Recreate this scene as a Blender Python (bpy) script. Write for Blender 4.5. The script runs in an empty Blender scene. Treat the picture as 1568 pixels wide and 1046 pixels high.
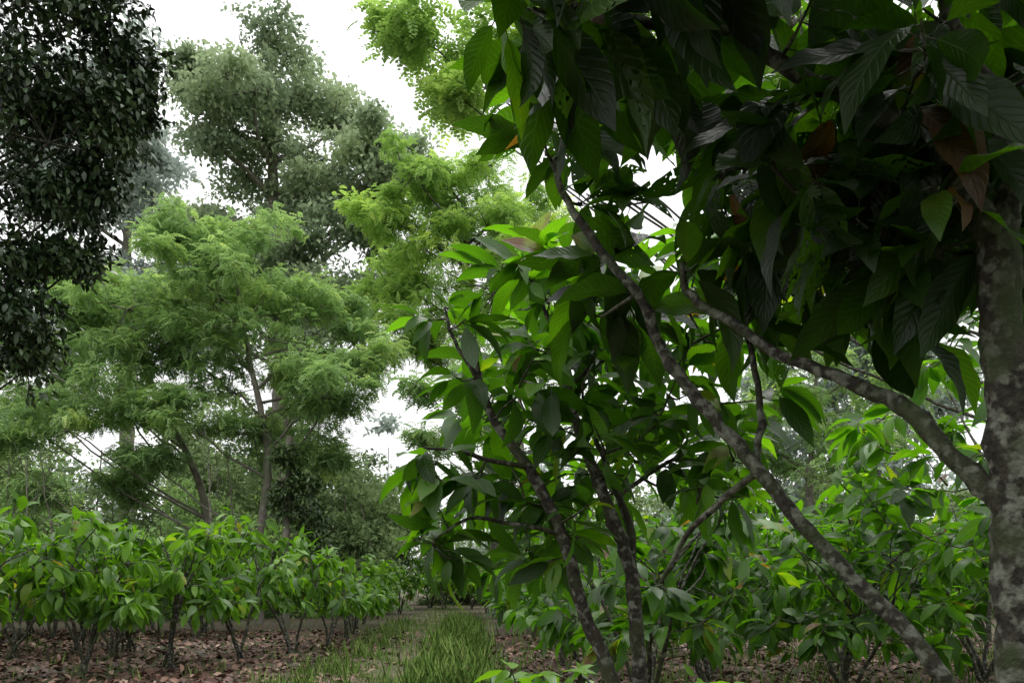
import bpy, math
import numpy as np
rng = np.random.default_rng(11)
scene = bpy.context.scene

# ------------------------------------------------------------------ helpers
def nrm(a):
    return a / np.maximum(np.linalg.norm(a, axis=-1, keepdims=True), 1e-9)

class Buf:
    def __init__(s):
        s.V=[];s.F=[];s.A=[];s.U=[];s.M=[];s.n=0
    def add(s, V, F, var, uv, mat):
        V=np.asarray(V,dtype=np.float32).reshape(-1,3)
        s.V.append(V); s.F.append(np.asarray(F,dtype=np.int64).reshape(-1,4)+s.n)
        s.A.append(np.asarray(var,dtype=np.float32).reshape(-1)); s.U.append(np.asarray(uv,dtype=np.float32).reshape(-1,2))
        s.M.append(np.full(len(F),mat,dtype=np.int32)); s.n+=len(V)
    def mesh(s, name, mats):
        V=np.concatenate(s.V);F=np.concatenate(s.F);A=np.concatenate(s.A);U=np.concatenate(s.U);M=np.concatenate(s.M)
        me=bpy.data.meshes.new(name)
        me.vertices.add(len(V)); me.vertices.foreach_set('co',V.ravel())
        me.loops.add(len(F)*4); me.loops.foreach_set('vertex_index',F.ravel().astype(np.int32))
        me.polygons.add(len(F)); me.polygons.foreach_set('loop_start',np.arange(0,len(F)*4,4,dtype=np.int32))
        for m in mats: me.materials.append(m)
        me.polygons.foreach_set('material_index',M)
        me.polygons.foreach_set('use_smooth',np.ones(len(F),dtype=bool))
        me.update(calc_edges=True)
        at=me.attributes.new('var','FLOAT','POINT'); at.data.foreach_set('value',A)
        ul=me.uv_layers.new(name='UVMap'); ul.data.foreach_set('uv',U[F.ravel()].ravel())
        return me
    def obj(s, name, mats):
        return link(name, s.mesh(name,mats))

def link(name, me, loc=(0,0,0), rz=0, sc=(1,1,1)):
    o=bpy.data.objects.new(name,me); scene.collection.objects.link(o)
    o.location=loc; o.rotation_euler=(0,0,rz); o.scale=sc
    return o

def leaf_template(nl, nw, width, droop, fold=0.25, wave=0.0, tip=True):
    t=np.linspace(0,1,nl+1)
    w=width*np.power(np.clip(np.sin(np.pi*np.power(t,0.85)),0,1),0.8)
    if tip: w=w*np.where(t>0.8,1-0.45*(t-0.8)/0.2,1)
    w=np.maximum(w,0.006)
    th=droop*t; dt=1/nl
    y=np.concatenate([[0],np.cumsum(np.cos((th[1:]+th[:-1])/2)*dt)])
    z=-np.concatenate([[0],np.cumsum(np.sin((th[1:]+th[:-1])/2)*dt)])
    V=[];U=[]
    for i in range(nl+1):
        for j in range(nw+1):
            s=-1+2*j/nw
            V.append((s*w[i], y[i], z[i]+abs(s)*w[i]*fold+wave*math.sin(t[i]*17+(2 if s>0 else 0))*abs(s)*w[i]))
            U.append((j/nw,t[i]))
    F=[]
    for i in range(nl):
        for j in range(nw):
            a=i*(nw+1)+j; F.append((a,a+1,a+nw+2,a+nw+1))
    return np.array(V),np.array(F),np.array(U)

def pinnate_template(pairs=5, ll=0.30, lw=0.10, droop=0.9):
    V=[];F=[];U=[]
    for i in range(pairs):
        t=0.2+0.8*i/(pairs-1); th=droop*t
        cy=math.sin(th)/droop; cz=-(1-math.cos(th))/droop
        l=ll*math.sin(math.pi*(0.22+0.62*t))
        for s in (-1,1):
            b=len(V)
            dx,dy,dz=s*0.82,0.5,-0.28
            V+= [(0,cy,cz),(dx*l*.5-s*lw*.5,cy+dy*l*.5+lw*.8,cz+dz*l*.3),(dx*l,cy+dy*l,cz+dz*l),(dx*l*.5+s*lw*.5,cy+dy*l*.5-lw*.8,cz+dz*l*.3)]
            U+= [(0,.5),(.5,0),(1,.5),(.5,1)]
            F.append((b,b+1,b+2,b+3) if s>0 else (b+3,b+2,b+1,b))
    return np.array(V),np.array(F),np.array(U)

def place(buf, T, pos, d, up, sc, var, mat):
    TV,TF,TU=T; N=len(pos)
    if N==0: return
    y=nrm(d); x=nrm(np.cross(y,up)+1e-6); z=np.cross(x,y)
    sc=np.asarray(sc).reshape(N,1,1)
    V=pos[:,None]+sc*(TV[None,:,0,None]*x[:,None]+TV[None,:,1,None]*y[:,None]+TV[None,:,2,None]*z[:,None])
    F=TF[None]+(np.arange(N)*len(TV))[:,None,None]
    buf.add(V, F.reshape(-1,4), np.repeat(var,len(TV)), np.tile(TU,(N,1)), mat)

def catmull(P, R, step):
    P=np.array(P,float);R=np.array(R,float)
    Q=np.vstack([2*P[0]-P[1],P,2*P[-1]-P[-2]])
    out=[];ro=[]
    for i in range(len(P)-1):
        n=max(2,int(np.linalg.norm(P[i+1]-P[i])/step))
        for k in range(n):
            t=k/n;p0,p1,p2,p3=Q[i],Q[i+1],Q[i+2],Q[i+3]
            out.append(.5*((2*p1)+(-p0+p2)*t+(2*p0-5*p1+4*p2-p3)*t*t+(-p0+3*p1-3*p2+p3)*t**3)); ro.append(R[i]*(1-t)+R[i+1]*t)
    out.append(P[-1]);ro.append(R[-1])
    return np.array(out),np.array(ro)

def tube(buf, P, R, sides=8, mat=0, step=0.3, rough=0.0, wob=0.0):
    p,r=catmull(P,R,step)
    if wob>0:
        j=rng.normal(0,wob,p.shape); j[0]=0;j[-1]=0; p=p+j
    T=nrm(np.gradient(p,axis=0))
    ref=np.array([0.3,1,0.1]) if abs(T[0][1])<.8 else np.array([1,0,0.1])
    X=nrm(np.cross(T,ref)); Y=np.cross(T,X)
    a=np.linspace(0,2*np.pi,sides,endpoint=False)
    rr=r[:,None]*np.ones(sides)
    if rough>0:
        nz=rng.normal(0,1,rr.shape); nz=(nz+np.roll(nz,1,1)+np.roll(nz,1,0))/1.7
        kn=1+0.25*np.clip(rng.normal(0,1,len(r))-1.3,0,1.5)
        rr=rr*(1+rough*nz)*kn[:,None]
    V=p[:,None]+rr[...,None]*(np.cos(a)[None,:,None]*X[:,None]+np.sin(a)[None,:,None]*Y[:,None])
    n=len(p)
    i=np.arange(n-1)[:,None]*sides; j=np.arange(sides)[None]; j2=(j+1)%sides
    F=np.stack([i+j,i+j2,i+j2+sides,i+j+sides],-1).reshape(-1,4)
    buf.add(V,F,np.full(n*sides,.5),np.zeros((n*sides,2)),mat)
    return p

def twigs(buf, A, B, r0, r1, mat=0, sag=0.06, sides=4):
    N=len(A)
    if N==0: return
    A=np.asarray(A);B=np.asarray(B); L=np.linalg.norm(B-A,axis=1,keepdims=True)
    M=(A+B)/2+rng.normal(0,1,(N,3))*L*sag+np.array([0,0,-1])*L*sag
    P=np.stack([A,M,B],1); T=nrm(B-A)
    X=nrm(np.cross(T,np.array([.31,.87,.2]))+1e-6);Y=np.cross(T,X)
    a=np.linspace(0,2*np.pi,sides,endpoint=False)
    r0=np.broadcast_to(np.asarray(r0,float),(N,));r1=np.broadcast_to(np.asarray(r1,float),(N,))
    R=np.stack([r0,(r0+r1)/2,r1],1)
    ring=np.cos(a)[None,:,None]*X[:,None]+np.sin(a)[None,:,None]*Y[:,None]
    V=P[:,:,None]+R[:,:,None,None]*ring[:,None]
    f=[]
    for i in range(2):
        for j in range(sides):
            j2=(j+1)%sides; f.append((i*sides+j,i*sides+j2,(i+1)*sides+j2,(i+1)*sides+j))
    F=np.array(f)[None]+(np.arange(N)*3*sides)[:,None,None]
    buf.add(V,F.reshape(-1,4),np.full(N*3*sides,.5),np.zeros((N*3*sides,2)),mat)

# ------------------------------------------------------------------ materials
def newmat(name):
    m=bpy.data.materials.new(name); m.use_nodes=True
    nt=m.node_tree; nt.nodes.clear()
    return m,nt,nt.nodes,nt.links
def ramp(N,L,src,stops,interp='LINEAR'):
    r=N.new('ShaderNodeValToRGB'); r.color_ramp.interpolation=interp
    e=r.color_ramp.elements
    e[0].position,e[0].color=stops[0][0],(*stops[0][1],1)
    e[1].position,e[1].color=stops[-1][0],(*stops[-1][1],1)
    for p,c in stops[1:-1]:
        q=e.new(p); q.color=(*c,1)
    L.new(src,r.inputs[0]); return r.outputs[0]
def mth(N,L,op,a,b=None,c=None):
    n=N.new('ShaderNodeMath'); n.operation=op
    for i,v in enumerate((a,b,c)):
        if v is None: continue
        if isinstance(v,(int,float)): n.inputs[i].default_value=v
        else: L.new(v,n.inputs[i])
    return n.outputs[0]

def leaf_mat(name, stops, gain=(2.6,2.8,.8), tf=.4, rough=.42, veins=False, holes=0.0, spec=.5, matte=False):
    m,nt,N,L=newmat(name)
    out=N.new('ShaderNodeOutputMaterial')
    at=N.new('ShaderNodeAttribute'); at.attribute_name='var'
    v=at.outputs['Fac']
    if veins or holes:
        geo=N.new('ShaderNodeNewGeometry')
    if veins:
        ns=N.new('ShaderNodeTexNoise'); ns.inputs['Scale'].default_value=9; ns.inputs['Detail'].default_value=2
        L.new(geo.outputs['Position'],ns.inputs['Vector'])
        v=mth(N,L,'ADD',v,mth(N,L,'MULTIPLY_ADD',ns.outputs['Fac'],.2,-.1))
    col=ramp(N,L,v,stops)
    if matte:
        pr=N.new('ShaderNodeBsdfDiffuse')
    else:
        pr=N.new('ShaderNodeBsdfPrincipled'); pr.inputs['Roughness'].default_value=rough
        pr.inputs['Specular IOR Level'].default_value=spec
    if veins:
        uv=N.new('ShaderNodeUVMap'); sp=N.new('ShaderNodeSeparateXYZ'); L.new(uv.outputs[0],sp.inputs[0])
        s=mth(N,L,'ABSOLUTE',mth(N,L,'SUBTRACT',sp.outputs[0],.5))
        ph=mth(N,L,'MULTIPLY_ADD',sp.outputs[1],11.0,mth(N,L,'MULTIPLY',s,-5.0))
        tri=mth(N,L,'ABSOLUTE',mth(N,L,'SUBTRACT',mth(N,L,'FRACT',ph),.5))
        side=mth(N,L,'MINIMUM',mth(N,L,'MULTIPLY',tri,5.0),1.0)
        mid=mth(N,L,'MINIMUM',mth(N,L,'MULTIPLY',s,22.0),1.0)
        hgt=mth(N,L,'MINIMUM',side,mid)
        bp=N.new('ShaderNodeBump'); bp.inputs['Strength'].default_value=.35; bp.inputs['Distance'].default_value=.005
        L.new(hgt,bp.inputs['Height']); L.new(bp.outputs[0],pr.inputs['Normal'])
        mx=N.new('ShaderNodeMixRGB'); mx.blend_type='MULTIPLY'; mx.inputs[0].default_value=1
        vc=ramp(N,L,hgt,[(0,(1.0,1.0,1.0)),(.35,(.75,.75,.75)),(1,(.66,.66,.66))])
        L.new(col,mx.inputs[1]); L.new(vc,mx.inputs[2])
        g=N.new('ShaderNodeVectorMath'); g.operation='SCALE'; g.inputs[3].default_value=1.4
        L.new(mx.outputs[0],g.inputs[0]); col=g.outputs[0]
    L.new(col,pr.inputs[0])
    last=pr.outputs[0]
    if tf>0:
        tr=N.new('ShaderNodeBsdfTranslucent')
        g=N.new('ShaderNodeVectorMath'); g.operation='MULTIPLY'; g.inputs[1].default_value=gain
        L.new(col,g.inputs[0]); L.new(g.outputs[0],tr.inputs[0])
        mix=N.new('ShaderNodeMixShader'); mix.inputs[0].default_value=tf
        L.new(pr.outputs[0],mix.inputs[1]); L.new(tr.outputs[0],mix.inputs[2])
        last=mix.outputs[0]
    if holes>0:
        n1=N.new('ShaderNodeTexNoise'); n1.inputs['Scale'].default_value=75; n1.inputs['Detail'].default_value=0
        L.new(geo.outputs['Position'],n1.inputs['Vector'])
        n2=N.new('ShaderNodeTexNoise'); n2.inputs['Scale'].default_value=5; n2.inputs['Detail'].default_value=0
        L.new(geo.outputs['Position'],n2.inputs['Vector'])
        h=mth(N,L,'GREATER_THAN',mth(N,L,'MULTIPLY_ADD',n2.outputs['Fac'],.45,n1.outputs['Fac']),.5+.45*.5+.235-holes)
        tp=N.new('ShaderNodeBsdfTransparent'); m2=N.new('ShaderNodeMixShader')
        L.new(h,m2.inputs[0]); L.new(last,m2.inputs[1]); L.new(tp.outputs[0],m2.inputs[2]); last=m2.outputs[0]
    L.new(last,out.inputs[0])
    return m

def bark_mat(name, dark, mid, lichen, moss, lich=.58, scale=1.0):
    m,nt,N,L=newmat(name)
    out=N.new('ShaderNodeOutputMaterial'); pr=N.new('ShaderNodeBsdfPrincipled'); pr.inputs['Roughness'].default_value=.85
    geo=N.new('ShaderNodeNewGeometry')
    def noise(s,d=4):
        n=N.new('ShaderNodeTexNoise'); n.inputs['Scale'].default_value=s*scale; n.inputs['Detail'].default_value=d
        L.new(geo.outputs['Position'],n.inputs['Vector']); return n.outputs['Fac']
    base=ramp(N,L,noise(45),[(.35,dark),(.65,mid)])
    m1=N.new('ShaderNodeMixRGB'); L.new(ramp(N,L,noise(24,9),[(lich,(0,0,0)),(lich+.10,(.9,.9,.9))]),m1.inputs[0])
    lc=ramp(N,L,noise(60,3),[(.35,tuple(c*.55 for c in lichen)),(.65,lichen)])
    L.new(base,m1.inputs[1]); L.new(lc,m1.inputs[2])
    m2=N.new('ShaderNodeMixRGB'); L.new(ramp(N,L,noise(7,5),[(.50,(0,0,0)),(.66,(1,1,1))]),m2.inputs[0])
    L.new(m1.outputs[0],m2.inputs[1]); m2.inputs[2].default_value=(*moss,1)
    L.new(m2.outputs[0],pr.inputs['Base Color'])
    bp=N.new('ShaderNodeBump'); bp.inputs['Strength'].default_value=.8; bp.inputs['Distance'].default_value=.012
    L.new(noise(70,6),bp.inputs['Height']); L.new(bp.outputs[0],pr.inputs['Normal'])
    L.new(pr.outputs[0],out.inputs[0]); return m

BR=(.07,.024,.014)
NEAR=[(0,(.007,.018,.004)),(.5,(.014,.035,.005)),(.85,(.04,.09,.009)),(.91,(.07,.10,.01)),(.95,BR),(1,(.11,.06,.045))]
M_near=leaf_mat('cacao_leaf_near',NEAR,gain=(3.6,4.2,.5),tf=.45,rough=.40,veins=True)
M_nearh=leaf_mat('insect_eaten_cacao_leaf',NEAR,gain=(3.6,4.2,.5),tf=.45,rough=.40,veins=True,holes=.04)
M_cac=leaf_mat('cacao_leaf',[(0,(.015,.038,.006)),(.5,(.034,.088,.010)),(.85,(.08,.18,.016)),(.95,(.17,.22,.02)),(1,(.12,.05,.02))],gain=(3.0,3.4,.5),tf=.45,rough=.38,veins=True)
M_bush=leaf_mat('young_cacao_leaf',[(0,(.03,.075,.011)),(.5,(.072,.17,.018)),(.85,(.15,.30,.03)),(.95,(.24,.32,.05)),(1,(.25,.14,.05))],gain=(2.0,2.1,.5),tf=.4,rough=.42)
M_tall=leaf_mat('mist_paled_tall_leaf',[(0,(.22,.29,.18)),(.5,(.31,.40,.24)),(1,(.42,.52,.29))],gain=(1,1,1),tf=.4,matte=True)  # mist put into the leaf colour: paler than real foliage
M_haze=leaf_mat('haze_paled_distant_leaf',[(0,(.32,.39,.34)),(.5,(.42,.49,.43)),(1,(.50,.57,.50))],gain=(1,1,1),tf=.35,matte=True)  # distance haze painted as a pale grey-green leaf colour
M_pin=leaf_mat('haze_paled_feathery_leaf',[(0,(.17,.28,.12)),(.5,(.29,.43,.19)),(.85,(.41,.56,.23)),(1,(.53,.65,.24))],gain=(1.15,1.2,.8),tf=.4,matte=True)  # greens paled so the leaf colour carries some haze
M_lime=leaf_mat('lime_tree_leaf',[(0,(.21,.34,.11)),(.5,(.33,.49,.17)),(.85,(.45,.62,.19)),(1,(.56,.68,.20))],gain=(1.15,1.2,.7),tf=.42,matte=True)
M_dark=leaf_mat('glossy_dark_leaf',[(0,(.011,.024,.009)),(.6,(.026,.052,.018)),(1,(.06,.10,.03))],tf=0,rough=.38,spec=.4)
M_rdark=leaf_mat('round_tree_leaf',[(0,(.10,.15,.08)),(.5,(.15,.21,.11)),(1,(.22,.30,.14))],tf=0,matte=True)
M_shrub=leaf_mat('mist_paled_shrub_leaf',[(0,(.16,.23,.11)),(.5,(.24,.33,.15)),(1,(.33,.43,.18))],gain=(1,1,1),tf=.3,matte=True)  # shrub greens lightened to stand in for mist at the forest edge
M_litter=leaf_mat('fallen_leaf',[(0,(.035,.018,.013)),(.5,(.125,.062,.043)),(.8,(.23,.125,.085)),(1,(.38,.27,.2))],tf=0,rough=.6)
M_grass=leaf_mat('grass_blade',[(0,(.045,.09,.02)),(.5,(.095,.17,.036)),(1,(.23,.27,.09))],tf=0,matte=True)
B_near=bark_mat('lichen_bark',(.014,.012,.009),(.055,.048,.034),(.24,.25,.20),(.04,.055,.018),lich=.48)
B_cac=bark_mat('cacao_bark',(.014,.012,.009),(.05,.04,.028),(.24,.25,.21),(.05,.06,.022),lich=.51)
B_far=bark_mat('grey_bark',(.10,.09,.07),(.2,.18,.15),(.32,.31,.27),(.12,.13,.08),scale=.15)

# ------------------------------------------------------------------ leaf templates
T_big=[leaf_template(12,4,.19,dr,fo,.12) for dr,fo in ((.3,.15),(.8,.35),(1.3,.2))]
T_mid=[leaf_template(8,2,.18,dr,fo,.08) for dr,fo in ((.4,.2),(1.0,.35))]
T_low=[leaf_template(4,2,.18,dr,fo) for dr,fo in ((.6,.25),(1.1,.3))]
T_small=[leaf_template(3,2,.22,.6,.2,tip=False)]
T_far=[(np.array([(0,0,0),(-.3,.5,.06),(0,1,-.15),(.3,.5,.06)]),np.array([(0,3,2,1)]),np.zeros((4,2)))]
T_pin=[pinnate_template(5,droop=d) for d in (.7,1.3)]

def rvec(n): return nrm(rng.normal(0,1,(n,3)))

# ------------------------------------------------------------------ cacao plants
def grow(buf, skel, centres, tmpl, leaf, n_leaf, bmat, lmat, down=.45, tr=.006, vmean=.45, vsd=.2, special=.04, tl=.4, alt=None):
    nodes=np.array(skel); cent=np.array(centres)
    dmin=np.min(np.linalg.norm(cent[:,None]-nodes[None],axis=2),axis=1)
    cent=cent[np.argsort(dmin)]
    A=[]
    for c in cent:
        w=nodes-c; d=np.linalg.norm(w,axis=1)+np.clip(w[:,2],0,None)*.8
        a=nodes[np.argmin(d)]; A.append(a)
        new=a[None]+(c-a)[None]*np.linspace(.4,1,4)[:,None]
        nodes=np.vstack([nodes,new])
    A=np.array(A);B=cent;Ld=np.linalg.norm(B-A,axis=1)
    twigs(buf,A,B,tr*(1+1.2*Ld),tr*.5,bmat,.07,5)
    n=np.maximum(3,rng.poisson(n_leaf,len(B)))
    idx=np.repeat(np.arange(len(B)),n)
    t=rng.random(len(idx))**.7
    back=np.minimum(1,tl/np.maximum(Ld,.05))[idx]
    P=B[idx]+(A[idx]-B[idx])*(back*(1-t))[:,None]
    T=nrm(B-A)[idx]
    rad=rvec(len(idx)); rad=nrm(rad-(rad*T).sum(1,keepdims=True)*T)
    dn=down*rng.uniform(-.3,2.0,len(idx))
    d=nrm(T*.45+rad*np.array([1,1,.6])+np.stack([0*dn,0*dn,-dn],1)+rng.normal(0,.2,P.shape))
    up=nrm(np.array([0,0,1.0])+rng.normal(0,.45,P.shape))
    pet=.03+.04*rng.random(len(idx))
    sc=leaf*rng.uniform(.55,1.25,len(idx))
    cv=rng.normal(0,vsd*.6,len(B))[idx]
    var=np.clip(vmean+cv+rng.normal(0,vsd,len(idx)),0,.84)
    sp=rng.random(len(idx))<special; var[sp]=rng.uniform(.9,1,sp.sum())
    P2=P+d*pet[:,None]*(leaf/.3)
    twigs(buf,P,P2,.0022*(leaf/.3),.0018*(leaf/.3),bmat,.02,3)
    k=rng.integers(0,len(tmpl),len(idx))
    al=(rng.random(len(B))<.2)[idx] if alt is not None else np.zeros(len(idx),bool)
    for i,T_ in enumerate(tmpl):
        m=(k==i)&~al; place(buf,T_,P2[m],d[m],up[m],sc[m],var[m],lmat)
        m=(k==i)&al; place(buf,T_,P2[m],d[m],up[m],sc[m],var[m],alt)

def bush_mesh(name,H,R,clusters,leaf=.3,tmpl=None,down=.7,n_leaf=11,low=.42,vmean=.5,lmat=None,stems=4):
    b=Buf(); sk=[]
    for s in range(stems):
        a=rng.uniform(0,2*np.pi); r=R*rng.uniform(.25,.55)
        p0=np.array([rng.normal(0,.06),rng.normal(0,.06),-.03])
        p1=np.array([math.cos(a)*r*.35,math.sin(a)*r*.35,H*.22])
        p2=np.array([math.cos(a)*r,math.sin(a)*r,H*.5])
        sk.append(tube(b,[p0,p1,p2],[.032,.026,.02],7,0,.12,.08,.008))
        for f in range(3):
            a2=a+rng.uniform(-1.1,1.1); r2=R*rng.uniform(.5,.85)
            p3=np.array([math.cos(a2)*r2,math.sin(a2)*r2,H*rng.uniform(.68,.88)])
            sk.append(tube(b,[p2,(p2+p3)/2+rng.normal(0,.05,3),p3],[.017,.013,.008],6,0,.12,.05,.006))
    sk=np.concatenate(sk); sk=sk[sk[:,2]>.25*H]
    C=[]
    k1,k2=rng.uniform(0,6.28,2)
    while len(C)<clusters:
        p=rng.uniform(-1,1,3); r=np.linalg.norm(p[:2])
        z=(p[2]+1)/2
        az=math.atan2(p[1],p[0]); bump=.88+.2*math.sin(2*az+k1)+.14*math.sin(5*az+k2)
        if r>1 or z>math.sqrt(max(0,1-r*r*.75))*bump+.02: continue
        if r<.45 and z<.6: continue
        C.append((p[0]*R,p[1]*R,H*(low+(1-low)*z)))
    grow(b,sk,C,tmpl or T_low,leaf,n_leaf,0,1,down,.006,vmean,.17,.03,.3)
    return b.mesh(name,[B_cac,lmat or M_bush])

BU=[bush_mesh('young_cacao_mesh',rng.uniform(2.6,3.15),1.3,60,.35,low=.38,down=.85,n_leaf=10,vmean=.55) for _ in range(6)]
row=[]
for x,y,s in [(-9.2,11.0,1.05),(-7.8,11.7,1.0),(-6.7,12.5,1.0),(-5.8,13.4,.94),(-5.1,14.9,.92),(-4.6,16.6,.9),(-4.2,18.4,.88),(-4.2,20.4,.84),(-4.5,22.6,.82),(-4.9,25,.8),(-5.2,28,.8),(-5.4,32,.85),(-5.2,37,.9),(-3.6,42,1.0),(-2.2,44,1.1),(-1.2,38,.9),(-4.6,45,1.1),(-.4,33,.9)]:
    row.append((x,y,s))
for j in range(4):
    for i in range(8):
        row.append((-7.5-i*1.8-j*.4+rng.normal(0,.25),15.2+j*2.6+i*.1+rng.normal(0,.3),rng.uniform(.86,1.1)))
for x,y,s in row:
    link('young_cacao_bush',BU[rng.integers(6)],(x,y,0),rng.uniform(0,6.28),(s*1.02,s*1.02,s*rng.uniform(.9,1.1)))

BR_=[bush_mesh('cacao_bush_mesh',2.9,1.35,74,.3,tmpl=T_mid,down=.5,n_leaf=10,low=.36,vmean=.52,lmat=M_cac,stems=4) for _ in range(4)]
for x,y,s in [(2.3,9.2,.95),(4.2,10.2,1.0),(6.3,10.6,1.05),(1.0,11.0,.9),(3.1,12.4,.95),(5.4,13.2,1),(8.2,12.5,1.1),(.9,14.2,.9),(2.6,15.8,.95),(4.8,16.8,1),(7.3,16.6,1.05),(10,16,1.1),(.8,17.8,.9),(.7,21,.95),(.6,24.5,1),(.5,29,1),(3,20.5,1),(6,21,1),(9,21,1.1),(12,20,1.1),(7,26,1.1),(11,26,1.2),(1.3,7.6,.88),(3.3,8.0,.8)]:
    link('cacao_bush',BR_[rng.integers(4)],(x,y,0),rng.uniform(0,6.28),(s,s,s*rng.uniform(.95,1.05)))
b2=bush_mesh('cacao_tree_mesh',4.1,1.6,110,.3,tmpl=T_mid,down=.4,n_leaf=10,low=.38,vmean=.6,lmat=M_cac,stems=4)
link('cacao_tree',b2,(4.6,7.2,0),.4)
link('cacao_tree',b2,(7.2,8.4,0),2.4,(1.05,1.05,1.0))
# the plantation goes on beside and behind the photographer; unseen trees added to darken the near leaves
for x,y,r in [(3.9,2.6,1),(2.6,-1.6,2),(.3,-3.4,3),(-2.6,-3.8,4),(5.2,-.6,5),(4.4,-4.6,2.2)]:
    link('cacao_tree',b2,(x,y,0),r,(1.05,1.05,1.0))

# central cacao tree
b=Buf(); sk=[]
def br(P,R,sides=12,step=.05,rough=.06,wob=.003):
    p=tube(b,P,R,sides,0,step,rough,wob); sk.append(p)
br([(.68,4,-.05),(.65,4,.6),(.643,4,.99),(.594,4,1.53),(.479,4.02,1.894),(.364,4.05,2.19),(.282,4.05,2.484),(.233,4.1,2.71)],[.062,.048,.04,.036,.03,.026,.02,.014])
br([(.60,4.05,-.05),(.55,3.98,.6),(.50,3.95,1.0),(.348,3.95,1.37),(.249,3.95,1.73),(.085,3.95,2.06),(-.062,3.95,2.25),(-.15,3.95,2.45),(-.18,3.95,2.615)],[.055,.045,.038,.034,.03,.026,.022,.018,.012])
br([(-.13,3.95,2.40),(-.2,3.93,2.55),(-.29,3.9,2.68),(-.33,3.9,2.84)],[.014,.012,.009,.006])
br([(.60,4,1.45),(.62,4.15,1.75),(.56,4.2,1.95),(.50,4.3,2.15),(.42,4.35,2.4)],[.026,.024,.02,.016,.011])
br([(.085,3.95,2.06),(-.08,3.85,2.08),(-.276,3.8,2.12),(-.42,3.75,2.13)],[.013,.011,.008,.005])
br([(.249,3.95,1.73),(.0,3.85,1.78),(-.21,3.8,1.8),(-.36,3.75,1.7)],[.013,.011,.008,.005])
br([(.233,4.1,2.71),(.15,4.1,2.95),(.05,4.1,3.12)],[.013,.01,.006])
br([(.282,4.05,2.484),(.5,4.3,2.7),(.75,4.4,2.85),(1.0,4.5,2.9)],[.014,.012,.01,.006])
br([(.56,4.2,1.95),(.85,4.4,2.15),(1.15,4.5,2.3)],[.014,.011,.006])
C=[]
while len(C)<185:
    p=rng.uniform((-.36,3.65,1.55),(1.35,5.3,3.3))
    if p[0]<-.1 and p[2]>2.75+.5*(p[0]+.4) : continue
    if p[0]<-.05 and 2.2<p[2]<2.45 : continue
    if p[0]>.5 and p[2]<1.9: continue
    C.append(p)
C+= [(-.42,3.75,2.1),(-.38,3.8,1.68),(-.3,3.9,2.84),(-.4,3.9,2.78),(.05,4.1,3.15),(-.12,4.1,3.1),(-.44,3.7,2.0),(-.25,3.8,1.6),(-.3,3.8,1.75),(-.35,3.7,2.05),(-.2,3.8,2.0),(-.22,3.8,2.75),(-.35,3.85,1.85)]
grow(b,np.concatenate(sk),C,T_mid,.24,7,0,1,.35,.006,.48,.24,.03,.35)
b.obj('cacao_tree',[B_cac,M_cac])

# foreground cacao tree
b=Buf(); sk=[]
br([(1.45,2.2,-.05),(1.43,2.2,.6),(1.41,2.2,1.22),(1.38,2.2,1.84),(1.345,2.2,2.38),(1.345,2.2,2.52)],[.08,.068,.062,.056,.052,.046],20,.04,.05)
br([(1.34,2.2,2.42),(1.25,2.2,2.58),(1.14,2.25,2.745),(.973,2.3,2.895),(.84,2.3,2.95),(.686,2.35,3.12),(.52,2.4,3.33)],[.042,.034,.031,.028,.024,.019,.014],16,.04,.06)
br([(1.35,2.2,2.48),(1.39,2.2,2.66),(1.325,2.2,2.83),(1.235,2.2,2.99),(1.18,2.2,3.2),(1.15,2.2,3.5)],[.042,.034,.028,.022,.018,.012],14,.04,.06)
br([(1.36,2.2,1.70),(1.237,2.3,1.90),(1.17,2.4,2.03),(1.017,2.5,2.146),(.886,2.6,2.235),(.765,2.7,2.36),(.612,2.8,2.52),(.6,2.8,2.62)],[.032,.026,.023,.020,.018,.017,.014,.01],12,.04,.06)
br([(2.1,2.3,-.05),(1.75,2.4,.55),(1.427,2.5,1.09),(1.27,2.6,1.35),(1.12,2.7,1.544),(.938,2.75,1.77),(.84,2.8,1.925),(.645,2.85,2.177),(.525,2.9,2.38),(.478,2.9,2.52),(.329,2.95,2.72),(.21,3,2.93),(.15,3,3.08)],[.05,.034,.029,.027,.025,.025,.024,.022,.019,.017,.016,.014,.01],12,.04,.07)
br([(.86,2.8,1.9),(.88,2.82,2.1),(.86,2.85,2.3),(.84,2.9,2.45)],[.014,.012,.011,.007],8)
br([(.86,2.8,1.88),(.78,2.95,1.8),(.68,3.1,1.68),(.6,3.2,1.5)],[.014,.013,.011,.008],8)
br([(.686,2.35,3.12),(.45,2.3,3.1),(.2,2.2,3.08),(-.02,2.1,3.0)],[.015,.012,.009,.006],8)
br([(1.14,2.25,2.745),(1.0,2.6,2.9),(.8,2.9,3.0),(.6,3.2,3.05)],[.016,.013,.01,.007],8)
C=[]
while len(C)<180:
    p=rng.uniform((.05,1.8,2.55),(2.1,3.4,3.8))
    if p[2]<2.75 and p[1]<2.15: continue
    if p[0]<.25 and p[2]<2.8+(.25-p[0])*.8 : continue
    if p[0]<.65 and p[2]<2.95 and p[1]<3.05: continue
    C.append(p)
for _ in range(34):  # overhead clusters out of view, added to shade the near leaves
    C.append(rng.uniform((.4,.4,3.2),(2.1,1.8,3.9)))
C+= [(-.03,2.05,2.97),(0.04,2.0,2.95),(.12,2.0,3.0),(.08,1.95,2.88),(.2,2.1,3.0),(.3,2.2,3.05),(.62,2.8,2.6),(1.1,2.1,2.55),(1.2,2.3,2.45),(.9,2.3,2.6),(1.45,2.9,2.4),(1.3,2.9,2.5),(.95,2.2,2.5),(1.1,2.3,2.42),(.75,2.3,2.7),(1.3,2.4,2.5)]
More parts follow.
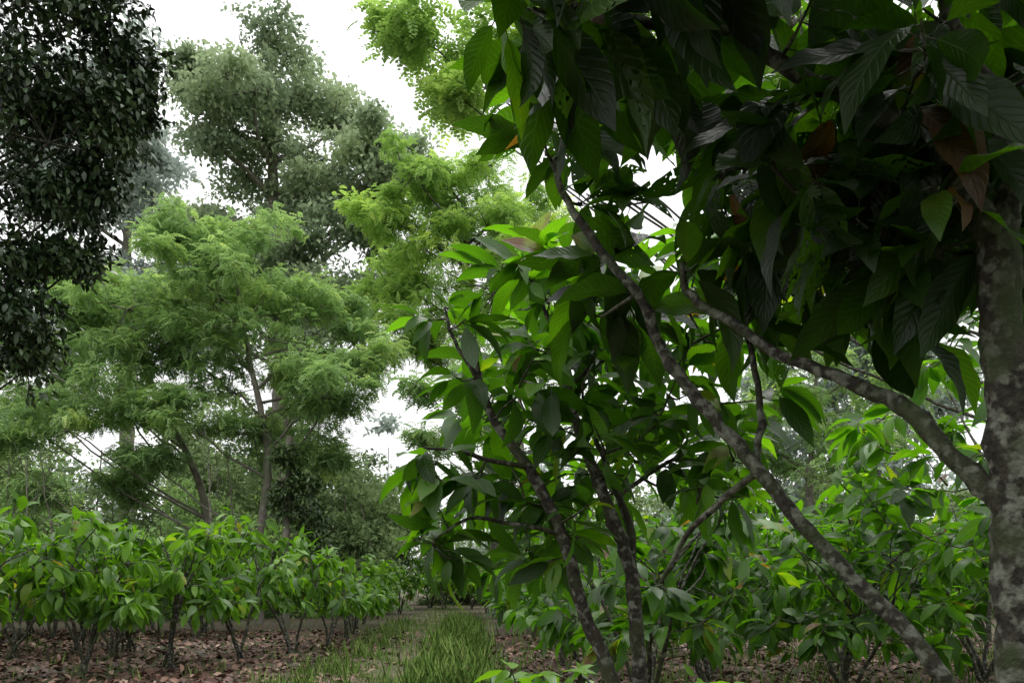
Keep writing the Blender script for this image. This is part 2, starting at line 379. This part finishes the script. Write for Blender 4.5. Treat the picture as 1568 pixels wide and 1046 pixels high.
grow(b,np.concatenate(sk),C,T_big,.305,6.3,0,1,.45,.006,.47,.24,.03,.3,alt=2)
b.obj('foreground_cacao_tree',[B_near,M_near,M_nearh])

sd=bush_mesh('cacao_seedling_mesh',.9,.4,12,.22,tmpl=T_mid,down=.4,n_leaf=6,low=.4,vmean=.8,lmat=M_bush,stems=2)
for x,y,s in [(.35,5.2,1.2),(.6,5.6,1.0),(1.6,6.4,.9)]:
    link('cacao_seedling',sd,(x,y,0),rng.uniform(0,6),(s,s,s))

# ------------------------------------------------------------------ broadleaf / feathery trees
def tree(name, trunk, tr, clumps, kind, lmat, leaf, sprays, per, flat=.75, yj=1.5, bmat=None, vmean=.5, spread=.2, limb=.07, nsub=6, sz=.33, reach=.8):
    """limbs -> sub branches -> sprays of leaves; each sub branch carries its own uneven, flattened tuft"""
    b=Buf(); tp=tube(b,trunk,tr,10,0,.5,.05,.02)
    for c in clumps:
        c=np.array(c,float); cx,cz,r=c[:3]; cy=trunk[0][1]+rng.uniform(-yj,yj)
        cen=np.array([cx,cy,cz])
        hd=np.linalg.norm(tp[:,:2]-cen[:2],axis=1)
        a=tp[np.argmin(np.abs(tp[:,2]-(cz-.6*hd-.4*r))+.1*hd)]
        mid=(a+cen)/2+np.array([0,0,-.06*np.linalg.norm(cen-a)])+rng.normal(0,.12*r,3)
        tube(b,[a,mid,cen-np.array([0,0,.25*r])],[limb,limb*.7,limb*.35],5,0,.6,.05,.03)
        k=int(nsub); sub=cen+rvec(k)*r*reach*rng.uniform(.3,1.25,(k,1))*np.array([1.1,1.1,flat+.25])
        ks=sz*r*rng.uniform(.5,1.4,k)
        twigs(b,np.repeat(cen[None]-np.array([[0,0,.25*r]]),k,0),sub-np.array([0,0,.1])*r,limb*.4,limb*.2,0,.08,4)
        n=int(sprays); ni=rng.choice(k,n,p=ks**2/np.sum(ks**2))
        D=rvec(n)*np.cbrt(rng.random((n,1)))*rng.uniform(.9,1.6,(n,1))
        S=sub[ni]+D*ks[ni][:,None]*np.array([1.15,1.15,flat])
        twigs(b,sub[ni]-np.array([0,0,.1])*r,S,limb*.16,limb*.05,0,.08,3)
        cv=rng.normal(0,.10)+rng.normal(0,.14,k)[ni]; sv=rng.normal(0,.1,n)+cv
        idx=np.repeat(np.arange(n),per)
        out=nrm(S-sub[ni])[idx]
        if kind=='pin':
            P=S[idx]+rng.normal(0,spread*.5,(len(idx),3))*np.array([1,1,.5])
            d=rvec(len(idx)); d[:,2]*=.35; d=nrm(nrm(d)+out*.5+np.array([0,0,-.05]))
            up=np.array([0,0,1.0])+rng.normal(0,.25,P.shape)
            T=T_pin
        else:
            P=S[idx]+rng.normal(0,spread,(len(idx),3))*np.array([1,1,.45])
            d=nrm(rvec(len(idx))+out*.5+np.array([0,0,-.3])); up=np.array([0,0,1.0])+rng.normal(0,.45,P.shape)
            T=T_far if kind=='far' else T_small
        var=np.clip(vmean+sv[idx]+rng.normal(0,.13,len(idx)),0,1)
        sc=leaf*rng.uniform(.65,1.25,len(idx)); kk=rng.integers(0,len(T),len(idx))
        for i,t in enumerate(T):
            m=kk==i; place(b,t,P[m],d[m],up[m],sc[m],var[m],1)
    return b.obj(name,[bmat or B_far,lmat])

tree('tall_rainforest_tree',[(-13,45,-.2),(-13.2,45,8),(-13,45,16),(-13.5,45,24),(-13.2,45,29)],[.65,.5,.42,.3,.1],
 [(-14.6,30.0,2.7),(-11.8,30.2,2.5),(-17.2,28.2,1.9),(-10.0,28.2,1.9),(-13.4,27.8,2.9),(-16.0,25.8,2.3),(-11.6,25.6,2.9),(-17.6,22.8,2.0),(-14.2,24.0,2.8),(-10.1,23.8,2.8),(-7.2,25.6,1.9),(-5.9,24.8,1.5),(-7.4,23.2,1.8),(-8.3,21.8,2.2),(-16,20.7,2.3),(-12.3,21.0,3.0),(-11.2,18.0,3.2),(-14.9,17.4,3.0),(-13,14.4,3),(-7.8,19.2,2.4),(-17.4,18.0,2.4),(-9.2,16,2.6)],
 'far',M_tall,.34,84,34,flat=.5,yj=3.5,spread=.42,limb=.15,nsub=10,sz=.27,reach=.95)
tree('haze_paled_forest_tree',[(-29,60,-.2),(-29,60,15),(-29,60,36)],[.7,.5,.15],
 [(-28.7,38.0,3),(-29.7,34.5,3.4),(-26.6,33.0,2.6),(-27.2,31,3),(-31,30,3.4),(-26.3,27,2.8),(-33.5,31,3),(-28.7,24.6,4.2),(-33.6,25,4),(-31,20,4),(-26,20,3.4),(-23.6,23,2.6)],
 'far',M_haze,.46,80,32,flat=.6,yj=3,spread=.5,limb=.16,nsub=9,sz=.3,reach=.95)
tree('feathery_shade_tree',[(-10.7,28,-.1),(-10.6,28,3),(-11.1,28,5.2),(-12.2,28,7.5),(-13.3,28,9.8)],[.17,.15,.12,.08,.04],
 [(-15.7,11.6,1.5),(-13.9,12.1,1.5),(-16.6,10.0,1.5),(-14.5,10.4,1.8),(-12.7,10.9,1.6),(-15.5,8.8,1.6),(-13.4,8.9,1.7),(-11.6,9.6,1.6),(-12.6,7.4,1.3),(-16.6,7.4,1.4),(-14.5,6.8,1.4),(-18,11,1.5),(-18.2,9,1.5),(-15.8,5.2,1.3),(-17.8,6,1.3),(-13.6,5.2,1.0)],
 'pin',M_pin,.36,76,15,flat=.6,yj=2.0,spread=.36,nsub=10,sz=.26,reach=.98,limb=.055)
tree('feathery_shade_tree',[(-8.6,27,-.1),(-8.5,27,3),(-8.3,27,6),(-8.9,27,9),(-9.4,27,12)],[.17,.15,.12,.08,.04],
 [(-10.2,13.0,1.5),(-11.5,12.5,1.4),(-9,12.6,1.5),(-10.2,11.6,1.7),(-7.9,11.5,1.6),(-6.3,11.1,1.4),(-8.8,10.3,1.7),(-7,9.8,1.6),(-5.4,9.9,1.2),(-5.1,8.6,1.1),(-9.7,8.5,1.6),(-7.7,8.2,1.6),(-5.9,7.6,1.1),(-8.8,6.8,1.3),(-6.5,6.1,1.0),(-11,10.4,1.5),(-10.8,7.2,1.1),(-11.8,5.6,.8)],
 'pin',M_pin,.36,76,15,flat=.6,yj=1.8,spread=.36,nsub=10,sz=.26,reach=.98,limb=.055)
tree('lime_green_tree',[(-.6,32,-.1),(-.8,32,6),(-1.4,32,11),(-2.0,32,16)],[.22,.18,.13,.05],
 [(-2.6,18.2,1.4),(-3.8,17.5,1.2),(-1.2,17.5,1.6),(-4.7,16.2,1.3),(-2.7,16.0,1.7),(-.6,15.7,1.7),(-5.3,14.6,1.3),(-3.8,14.3,1.7),(-1.9,14.1,1.7),(-4.7,12.8,1.3),(-3,12.3,1.4),(-.6,13,1.8),(.8,15,1.8),(1,12,1.8),(-.2,10,1.6),(-3.8,11.2,1.1),(.6,17.3,1.5)],
 'pin',M_lime,.38,80,14,flat=.65,yj=1.8,spread=.4,bmat=B_cac,nsub=10,sz=.27,reach=.97)
tree('roadside_feathery_tree',[(.6,22,-.1),(.4,22,3),(.2,22,6),(.4,22,8)],[.12,.1,.07,.03],
 [(-1.2,6.7,.7),(-2.4,6.7,.4),(-1.6,5.3,.6),(-2.5,5.6,.35),(-.8,7.6,.8),(-1,4.4,.6),(.2,8.4,.9),(.6,6.6,.9),(-.2,5.6,.8),(1.4,7.8,.9)],
 'pin',M_pin,.38,30,8,flat=.6,yj=.8,spread=.3,limb=.03)
tree('overhanging_shade_tree',[(14.5,20,-.1),(14,20,6),(12,19.5,11),(8,19,14),(3,18,15.6)],[.32,.27,.22,.14,.07],
 [(-2.3,15.0,.7),(-1.5,14.1,.7),(-2.8,15.6,.6),(-.6,14.9,1.0),(-1.3,13.3,.5),(1.5,14.5,1.1),(3.2,15,1.2),(5,14.6,1.3),(7,14.2,1.4),(8.8,13.6,1.5),(10.4,12.8,1.4),(9.8,11.5,1.2),(5.5,12.8,1.2),(.4,15.6,.9),(4,16.4,1.4),(7,16,1.5)],
 'pin',M_lime,.5,32,9,flat=.6,yj=1.0,spread=.35,bmat=B_cac,limb=.05,nsub=8)
tree('dark_glossy_tree',[(-8.6,9.6,-.1),(-8.5,9.6,3),(-8,9.5,6),(-7.2,9.4,8.5)],[.24,.2,.15,.08],
 [(-5.7,7.3,.75),(-5.1,7.5,.6),(-4.75,7.85,.4),(-5.4,6.75,.6),(-5.0,6.95,.4),(-5.8,6,.65),(-5.35,6.1,.4),(-5.7,5.35,.45),(-5.35,5.45,.3),(-5.9,4.8,.4),(-6,4.2,.35),(-4.7,7.35,.25),(-5.0,6.4,.3),(-6.3,6.5,.9),(-6.5,5.3,.8),(-6.3,7.8,.9),(-5.7,8.4,.8),(-4.9,8.3,.5),(-6.6,4.4,.6),(-7.4,6,1),(-7.6,7.6,1)],
 'small',M_dark,.11,88,13,flat=.9,yj=.4,bmat=B_cac,spread=.1,limb=.03,vmean=.5,nsub=8,sz=.36)
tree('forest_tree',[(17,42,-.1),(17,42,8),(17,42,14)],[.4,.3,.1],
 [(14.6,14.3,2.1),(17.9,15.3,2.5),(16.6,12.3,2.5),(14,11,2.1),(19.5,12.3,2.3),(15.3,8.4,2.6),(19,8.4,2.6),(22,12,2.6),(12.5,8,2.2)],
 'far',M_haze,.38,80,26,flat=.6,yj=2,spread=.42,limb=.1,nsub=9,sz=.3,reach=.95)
tree('feathery_shade_tree',[(12.3,33,-.1),(12.3,33,5),(12.6,33,10)],[.2,.15,.06],
 [(12.2,11.5,1.5),(11,9.8,1.4),(13.6,10,1.6),(12.2,8.5,1.6),(10.3,7.8,1.4),(14.5,7.8,1.6),(12,6.3,1.5),(9,6,1.4),(16,9,1.6)],
 'pin',M_pin,.42,60,11,flat=.6,yj=1.5,spread=.4,nsub=9,sz=.28,reach=.95)
tree('round_dark_tree',[(-7.9,45,-.1),(-7.9,45,3),(-7.9,45,6)],[.25,.2,.08],
 [(-8.2,6.6,1.9),(-6.6,6.0,1.8),(-9.4,5,1.9),(-7.5,4.4,2.2),(-5.8,4,1.8),(-6.4,2.4,1.8),(-8.6,2.4,2)],
 'far',M_rdark,.26,90,30,flat=.8,yj=1,spread=.3)
tree('vine_covered_trunk',[(-7.35,25.8,-.1),(-7.3,25.8,3),(-7.2,25.8,6.2)],[.16,.14,.1],
 [(-7.1,5.4,.4),(-6.8,4.7,.5),(-7.3,4.2,.5),(-6.7,3.7,.6),(-7.1,3.1,.6),(-6.5,2.6,.5),(-7.4,2.4,.5)],
 'small',M_dark,.2,44,13,flat=1.1,yj=.2,spread=.15,limb=.03,vmean=.95)

b=Buf()
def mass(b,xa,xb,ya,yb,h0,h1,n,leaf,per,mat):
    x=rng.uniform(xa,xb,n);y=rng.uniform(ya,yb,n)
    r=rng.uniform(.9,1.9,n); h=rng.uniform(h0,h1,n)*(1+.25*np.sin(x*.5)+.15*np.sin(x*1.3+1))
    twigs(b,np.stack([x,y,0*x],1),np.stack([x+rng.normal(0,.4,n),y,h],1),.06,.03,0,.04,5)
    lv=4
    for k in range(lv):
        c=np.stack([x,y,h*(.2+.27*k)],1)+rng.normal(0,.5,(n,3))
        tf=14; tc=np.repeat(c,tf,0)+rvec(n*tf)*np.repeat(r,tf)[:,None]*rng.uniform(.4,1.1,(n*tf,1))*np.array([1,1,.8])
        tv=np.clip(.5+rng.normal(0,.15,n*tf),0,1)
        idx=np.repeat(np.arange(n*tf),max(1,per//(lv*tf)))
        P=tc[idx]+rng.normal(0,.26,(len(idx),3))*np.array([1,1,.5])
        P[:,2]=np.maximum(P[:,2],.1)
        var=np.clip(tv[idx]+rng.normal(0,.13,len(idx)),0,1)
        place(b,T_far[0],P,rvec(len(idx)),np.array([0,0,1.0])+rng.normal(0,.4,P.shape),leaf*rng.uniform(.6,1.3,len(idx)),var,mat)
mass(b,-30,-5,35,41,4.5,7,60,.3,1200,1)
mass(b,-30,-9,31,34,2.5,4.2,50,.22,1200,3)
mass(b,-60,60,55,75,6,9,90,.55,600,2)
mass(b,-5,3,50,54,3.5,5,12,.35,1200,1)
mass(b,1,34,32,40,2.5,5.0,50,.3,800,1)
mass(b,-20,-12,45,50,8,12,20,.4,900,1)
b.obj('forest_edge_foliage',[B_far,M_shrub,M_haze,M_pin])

b=Buf()
for i in range(8):
    x=rng.uniform(-19,-9);y=rng.uniform(23,27);h=rng.uniform(4,6.5)
    p0=np.array([x,y,0]); top=np.array([x+rng.normal(0,1.2),y,h])
    tube(b,[p0,(p0+top)/2+rng.normal(0,.2,3),top],[.045,.035,.012],5,0,.5,.03,.02)
    A=[];B=[]
    for k in range(9):
        t=rng.uniform(.3,.95);a=p0*(1-t)+top*t; A.append(a);B.append(a+np.array([rng.normal(0,.8),rng.normal(0,.5),rng.uniform(.5,1.5)]))
    twigs(b,A,B,.016,.005,0,.05,3)
b.obj('bare_saplings',[B_far])

# ------------------------------------------------------------------ ground
def pathc(y): return -1.75-(y-11)*.055
b=Buf()
g=np.sinh(np.linspace(-3.6,3.6,121))/np.sinh(3.6)*400
X,Y=np.meshgrid(g,g); n=121
i=np.arange(n-1)[:,None]*n;j=np.arange(n-1)[None]
F=np.stack([i+j,i+j+1,i+j+n+1,i+j+n],-1).reshape(-1,4)
b.add(np.stack([X,Y,0*X],-1),F,np.full(n*n,.5),np.zeros((n*n,2)),0)
def ground_mat(name,a,bc,c,lo=.46):
    m,nt,N,L=newmat(name)
    out=N.new('ShaderNodeOutputMaterial'); pr=N.new('ShaderNodeBsdfPrincipled'); pr.inputs['Roughness'].default_value=.95
    geo=N.new('ShaderNodeNewGeometry')
    def noise(s,d=5):
        q=N.new('ShaderNodeTexNoise'); q.inputs['Scale'].default_value=s; q.inputs['Detail'].default_value=d
        L.new(geo.outputs['Position'],q.inputs['Vector']); return q.outputs['Fac']
    c1=ramp(N,L,noise(14),[(.35,a),(.65,bc)])
    mx=N.new('ShaderNodeMixRGB'); L.new(ramp(N,L,noise(.8),[(lo,(0,0,0)),(lo+.15,(1,1,1))]),mx.inputs[0])
    L.new(c1,mx.inputs[1]); mx.inputs[2].default_value=(*c,1); L.new(mx.outputs[0],pr.inputs['Base Color'])
    bp=N.new('ShaderNodeBump'); bp.inputs['Distance'].default_value=.05; bp.inputs['Strength'].default_value=.8
    L.new(noise(22,8),bp.inputs['Height']); L.new(bp.outputs[0],pr.inputs['Normal']); L.new(pr.outputs[0],out.inputs[0]); return m
b.obj('ground',[ground_mat('soil_and_litter',(.035,.019,.013),(.10,.055,.037),(.05,.06,.022),.44)])
b=Buf()
ys=np.linspace(2,60,90); V=[]
for y in ys:
    for k in range(5):
        V.append((pathc(y)+(-.95+.47*k)+.22*math.sin(y*1.7+k*.4)+.1*math.sin(y*4.1),y,.004))
F=[(a*5+k,a*5+k+1,a*5+k+6,a*5+k+5) for a in range(89) for k in range(4)]
b.add(V,F,np.full(len(V),.5),np.zeros((len(V),2)),0)
b.obj('grass_path',[ground_mat('trodden_grass',(.05,.055,.02),(.09,.095,.038),(.12,.085,.055))])

blade=(np.array([(-.5,0,0),(.5,0,0),(-.35,.12,.5),(.35,.12,.5),(-.04,.4,.95),(.04,.4,.95)])*np.array([.09,1,1]),np.array([(0,1,3,2),(2,3,5,4)]),np.zeros((6,2)))
b=Buf()
def grass(n,xf,y0,y1,h0,h1,vm=.5,clump=.6):
    y=y0+(y1-y0)*rng.random(n)**1.6
    x=xf(y,n)
    q=np.sin(x*3.1+1)*np.sin(y*2.3)+np.sin(x*7+y*5)*.6
    keep=(q+rng.normal(0,.5,n))>(-clump)
    x=x[keep];y=y[keep];q=q[keep];m=len(x)
    a=rng.uniform(0,2*np.pi,m); d=np.stack([np.cos(a),np.sin(a),np.zeros(m)],1)
    place(b,blade,np.stack([x,y,np.zeros(m)],1),d,np.tile([0,0,1.0],(m,1))+rng.normal(0,.16,(m,3)),rng.uniform(h0,h1,m)*(1+.4*np.clip(q,-1,1)),np.clip(vm+q*.1+rng.normal(0,.2,m),0,1),0)
grass(30000,lambda y,n:pathc(y)+rng.normal(0,.75,n),9.5,55,.03,.12,.5,-.05)
grass(9000,lambda y,n:pathc(y)+.95+rng.normal(0,.35,n),9.5,30,.15,.42,.45,.0)
grass(4000,lambda y,n:pathc(y)-1.1+rng.normal(0,.35,n),9.5,30,.10,.28,.45,-.1)
grass(20000,lambda y,n:rng.uniform(0,14,n),8,30,.08,.28,.5,-.4)
grass(6000,lambda y,n:rng.uniform(-14,-3,n),12,34,.06,.2,.5,-.6)
b.obj('grass',[M_grass])
b=Buf()
def litter(n,x0,x1,y0,y1,gap=.7):
    x=rng.uniform(x0,x1,n);y=y0+(y1-y0)*rng.random(n)**1.4
    k=np.abs(x-pathc(y))>gap+rng.normal(0,.4,n)
    x=x[k];y=y[k];m=len(x)
    d=rvec(m);d[:,2]*=.25
    place(b,T_low[1],np.stack([x,y,rng.uniform(.02,.06,m)],1),nrm(d),np.array([0,0,1.0])+rng.normal(0,.35,(m,3)),rng.uniform(.12,.27,m),np.clip(rng.normal(.45,.25,m),0,1),0)
litter(10000,-16,-1.5,9.5,24); litter(12000,-1.5,14,7.5,22); litter(160,-4,0,9.5,22,0)
b.obj('leaf_litter',[M_litter])

# ------------------------------------------------------------------ overcast daylight
w=bpy.data.worlds.new('World'); scene.world=w; w.use_nodes=True
N=w.node_tree.nodes;L=w.node_tree.links; bg=N['Background']; bg.inputs[1].default_value=.1
sky=N.new('ShaderNodeTexSky'); sky.sky_type='NISHITA'; sky.sun_disc=False
sky.sun_elevation=math.radians(62); sky.sun_rotation=math.radians(-20); sky.dust_density=4
hs=N.new('ShaderNodeHueSaturation'); hs.inputs['Saturation'].default_value=.1; L.new(sky.outputs[0],hs.inputs['Color'])
tc=N.new('ShaderNodeTexCoord'); sp=N.new('ShaderNodeSeparateXYZ'); L.new(tc.outputs['Generated'],sp.inputs[0])
cl=ramp(N,L,sp.outputs[2],[(0,(.40,.403,.405)),(.55,(.46,.462,.465)),(.8,(.95,.95,.95)),(1,(1,1,1))])
sc=N.new('ShaderNodeVectorMath'); sc.operation='SCALE'; sc.inputs[3].default_value=33; L.new(cl,sc.inputs[0])
mx=N.new('ShaderNodeMixRGB'); mx.inputs[0].default_value=.85; L.new(hs.outputs[0],mx.inputs[1]); L.new(sc.outputs[0],mx.inputs[2])
L.new(mx.outputs[0],bg.inputs[0])
sl=bpy.data.lights.new('sun','SUN'); sl.energy=1.4; sl.angle=math.radians(25); sl.color=(1,.98,.95)
so=bpy.data.objects.new('sun',sl); scene.collection.objects.link(so)
so.rotation_euler=(math.radians(28),0,math.radians(160))

scene.view_settings.view_transform='Standard'; scene.view_settings.look='None'; scene.view_settings.exposure=0
cam=bpy.data.cameras.new('camera'); cam.lens=28; cam.sensor_width=36; cam.shift_y=.234; cam.clip_end=2000; cam.clip_start=.05
co=bpy.data.objects.new('camera',cam); scene.collection.objects.link(co); co.location=(0,0,1.5); co.rotation_euler=(math.radians(90),0,0)
scene.camera=co
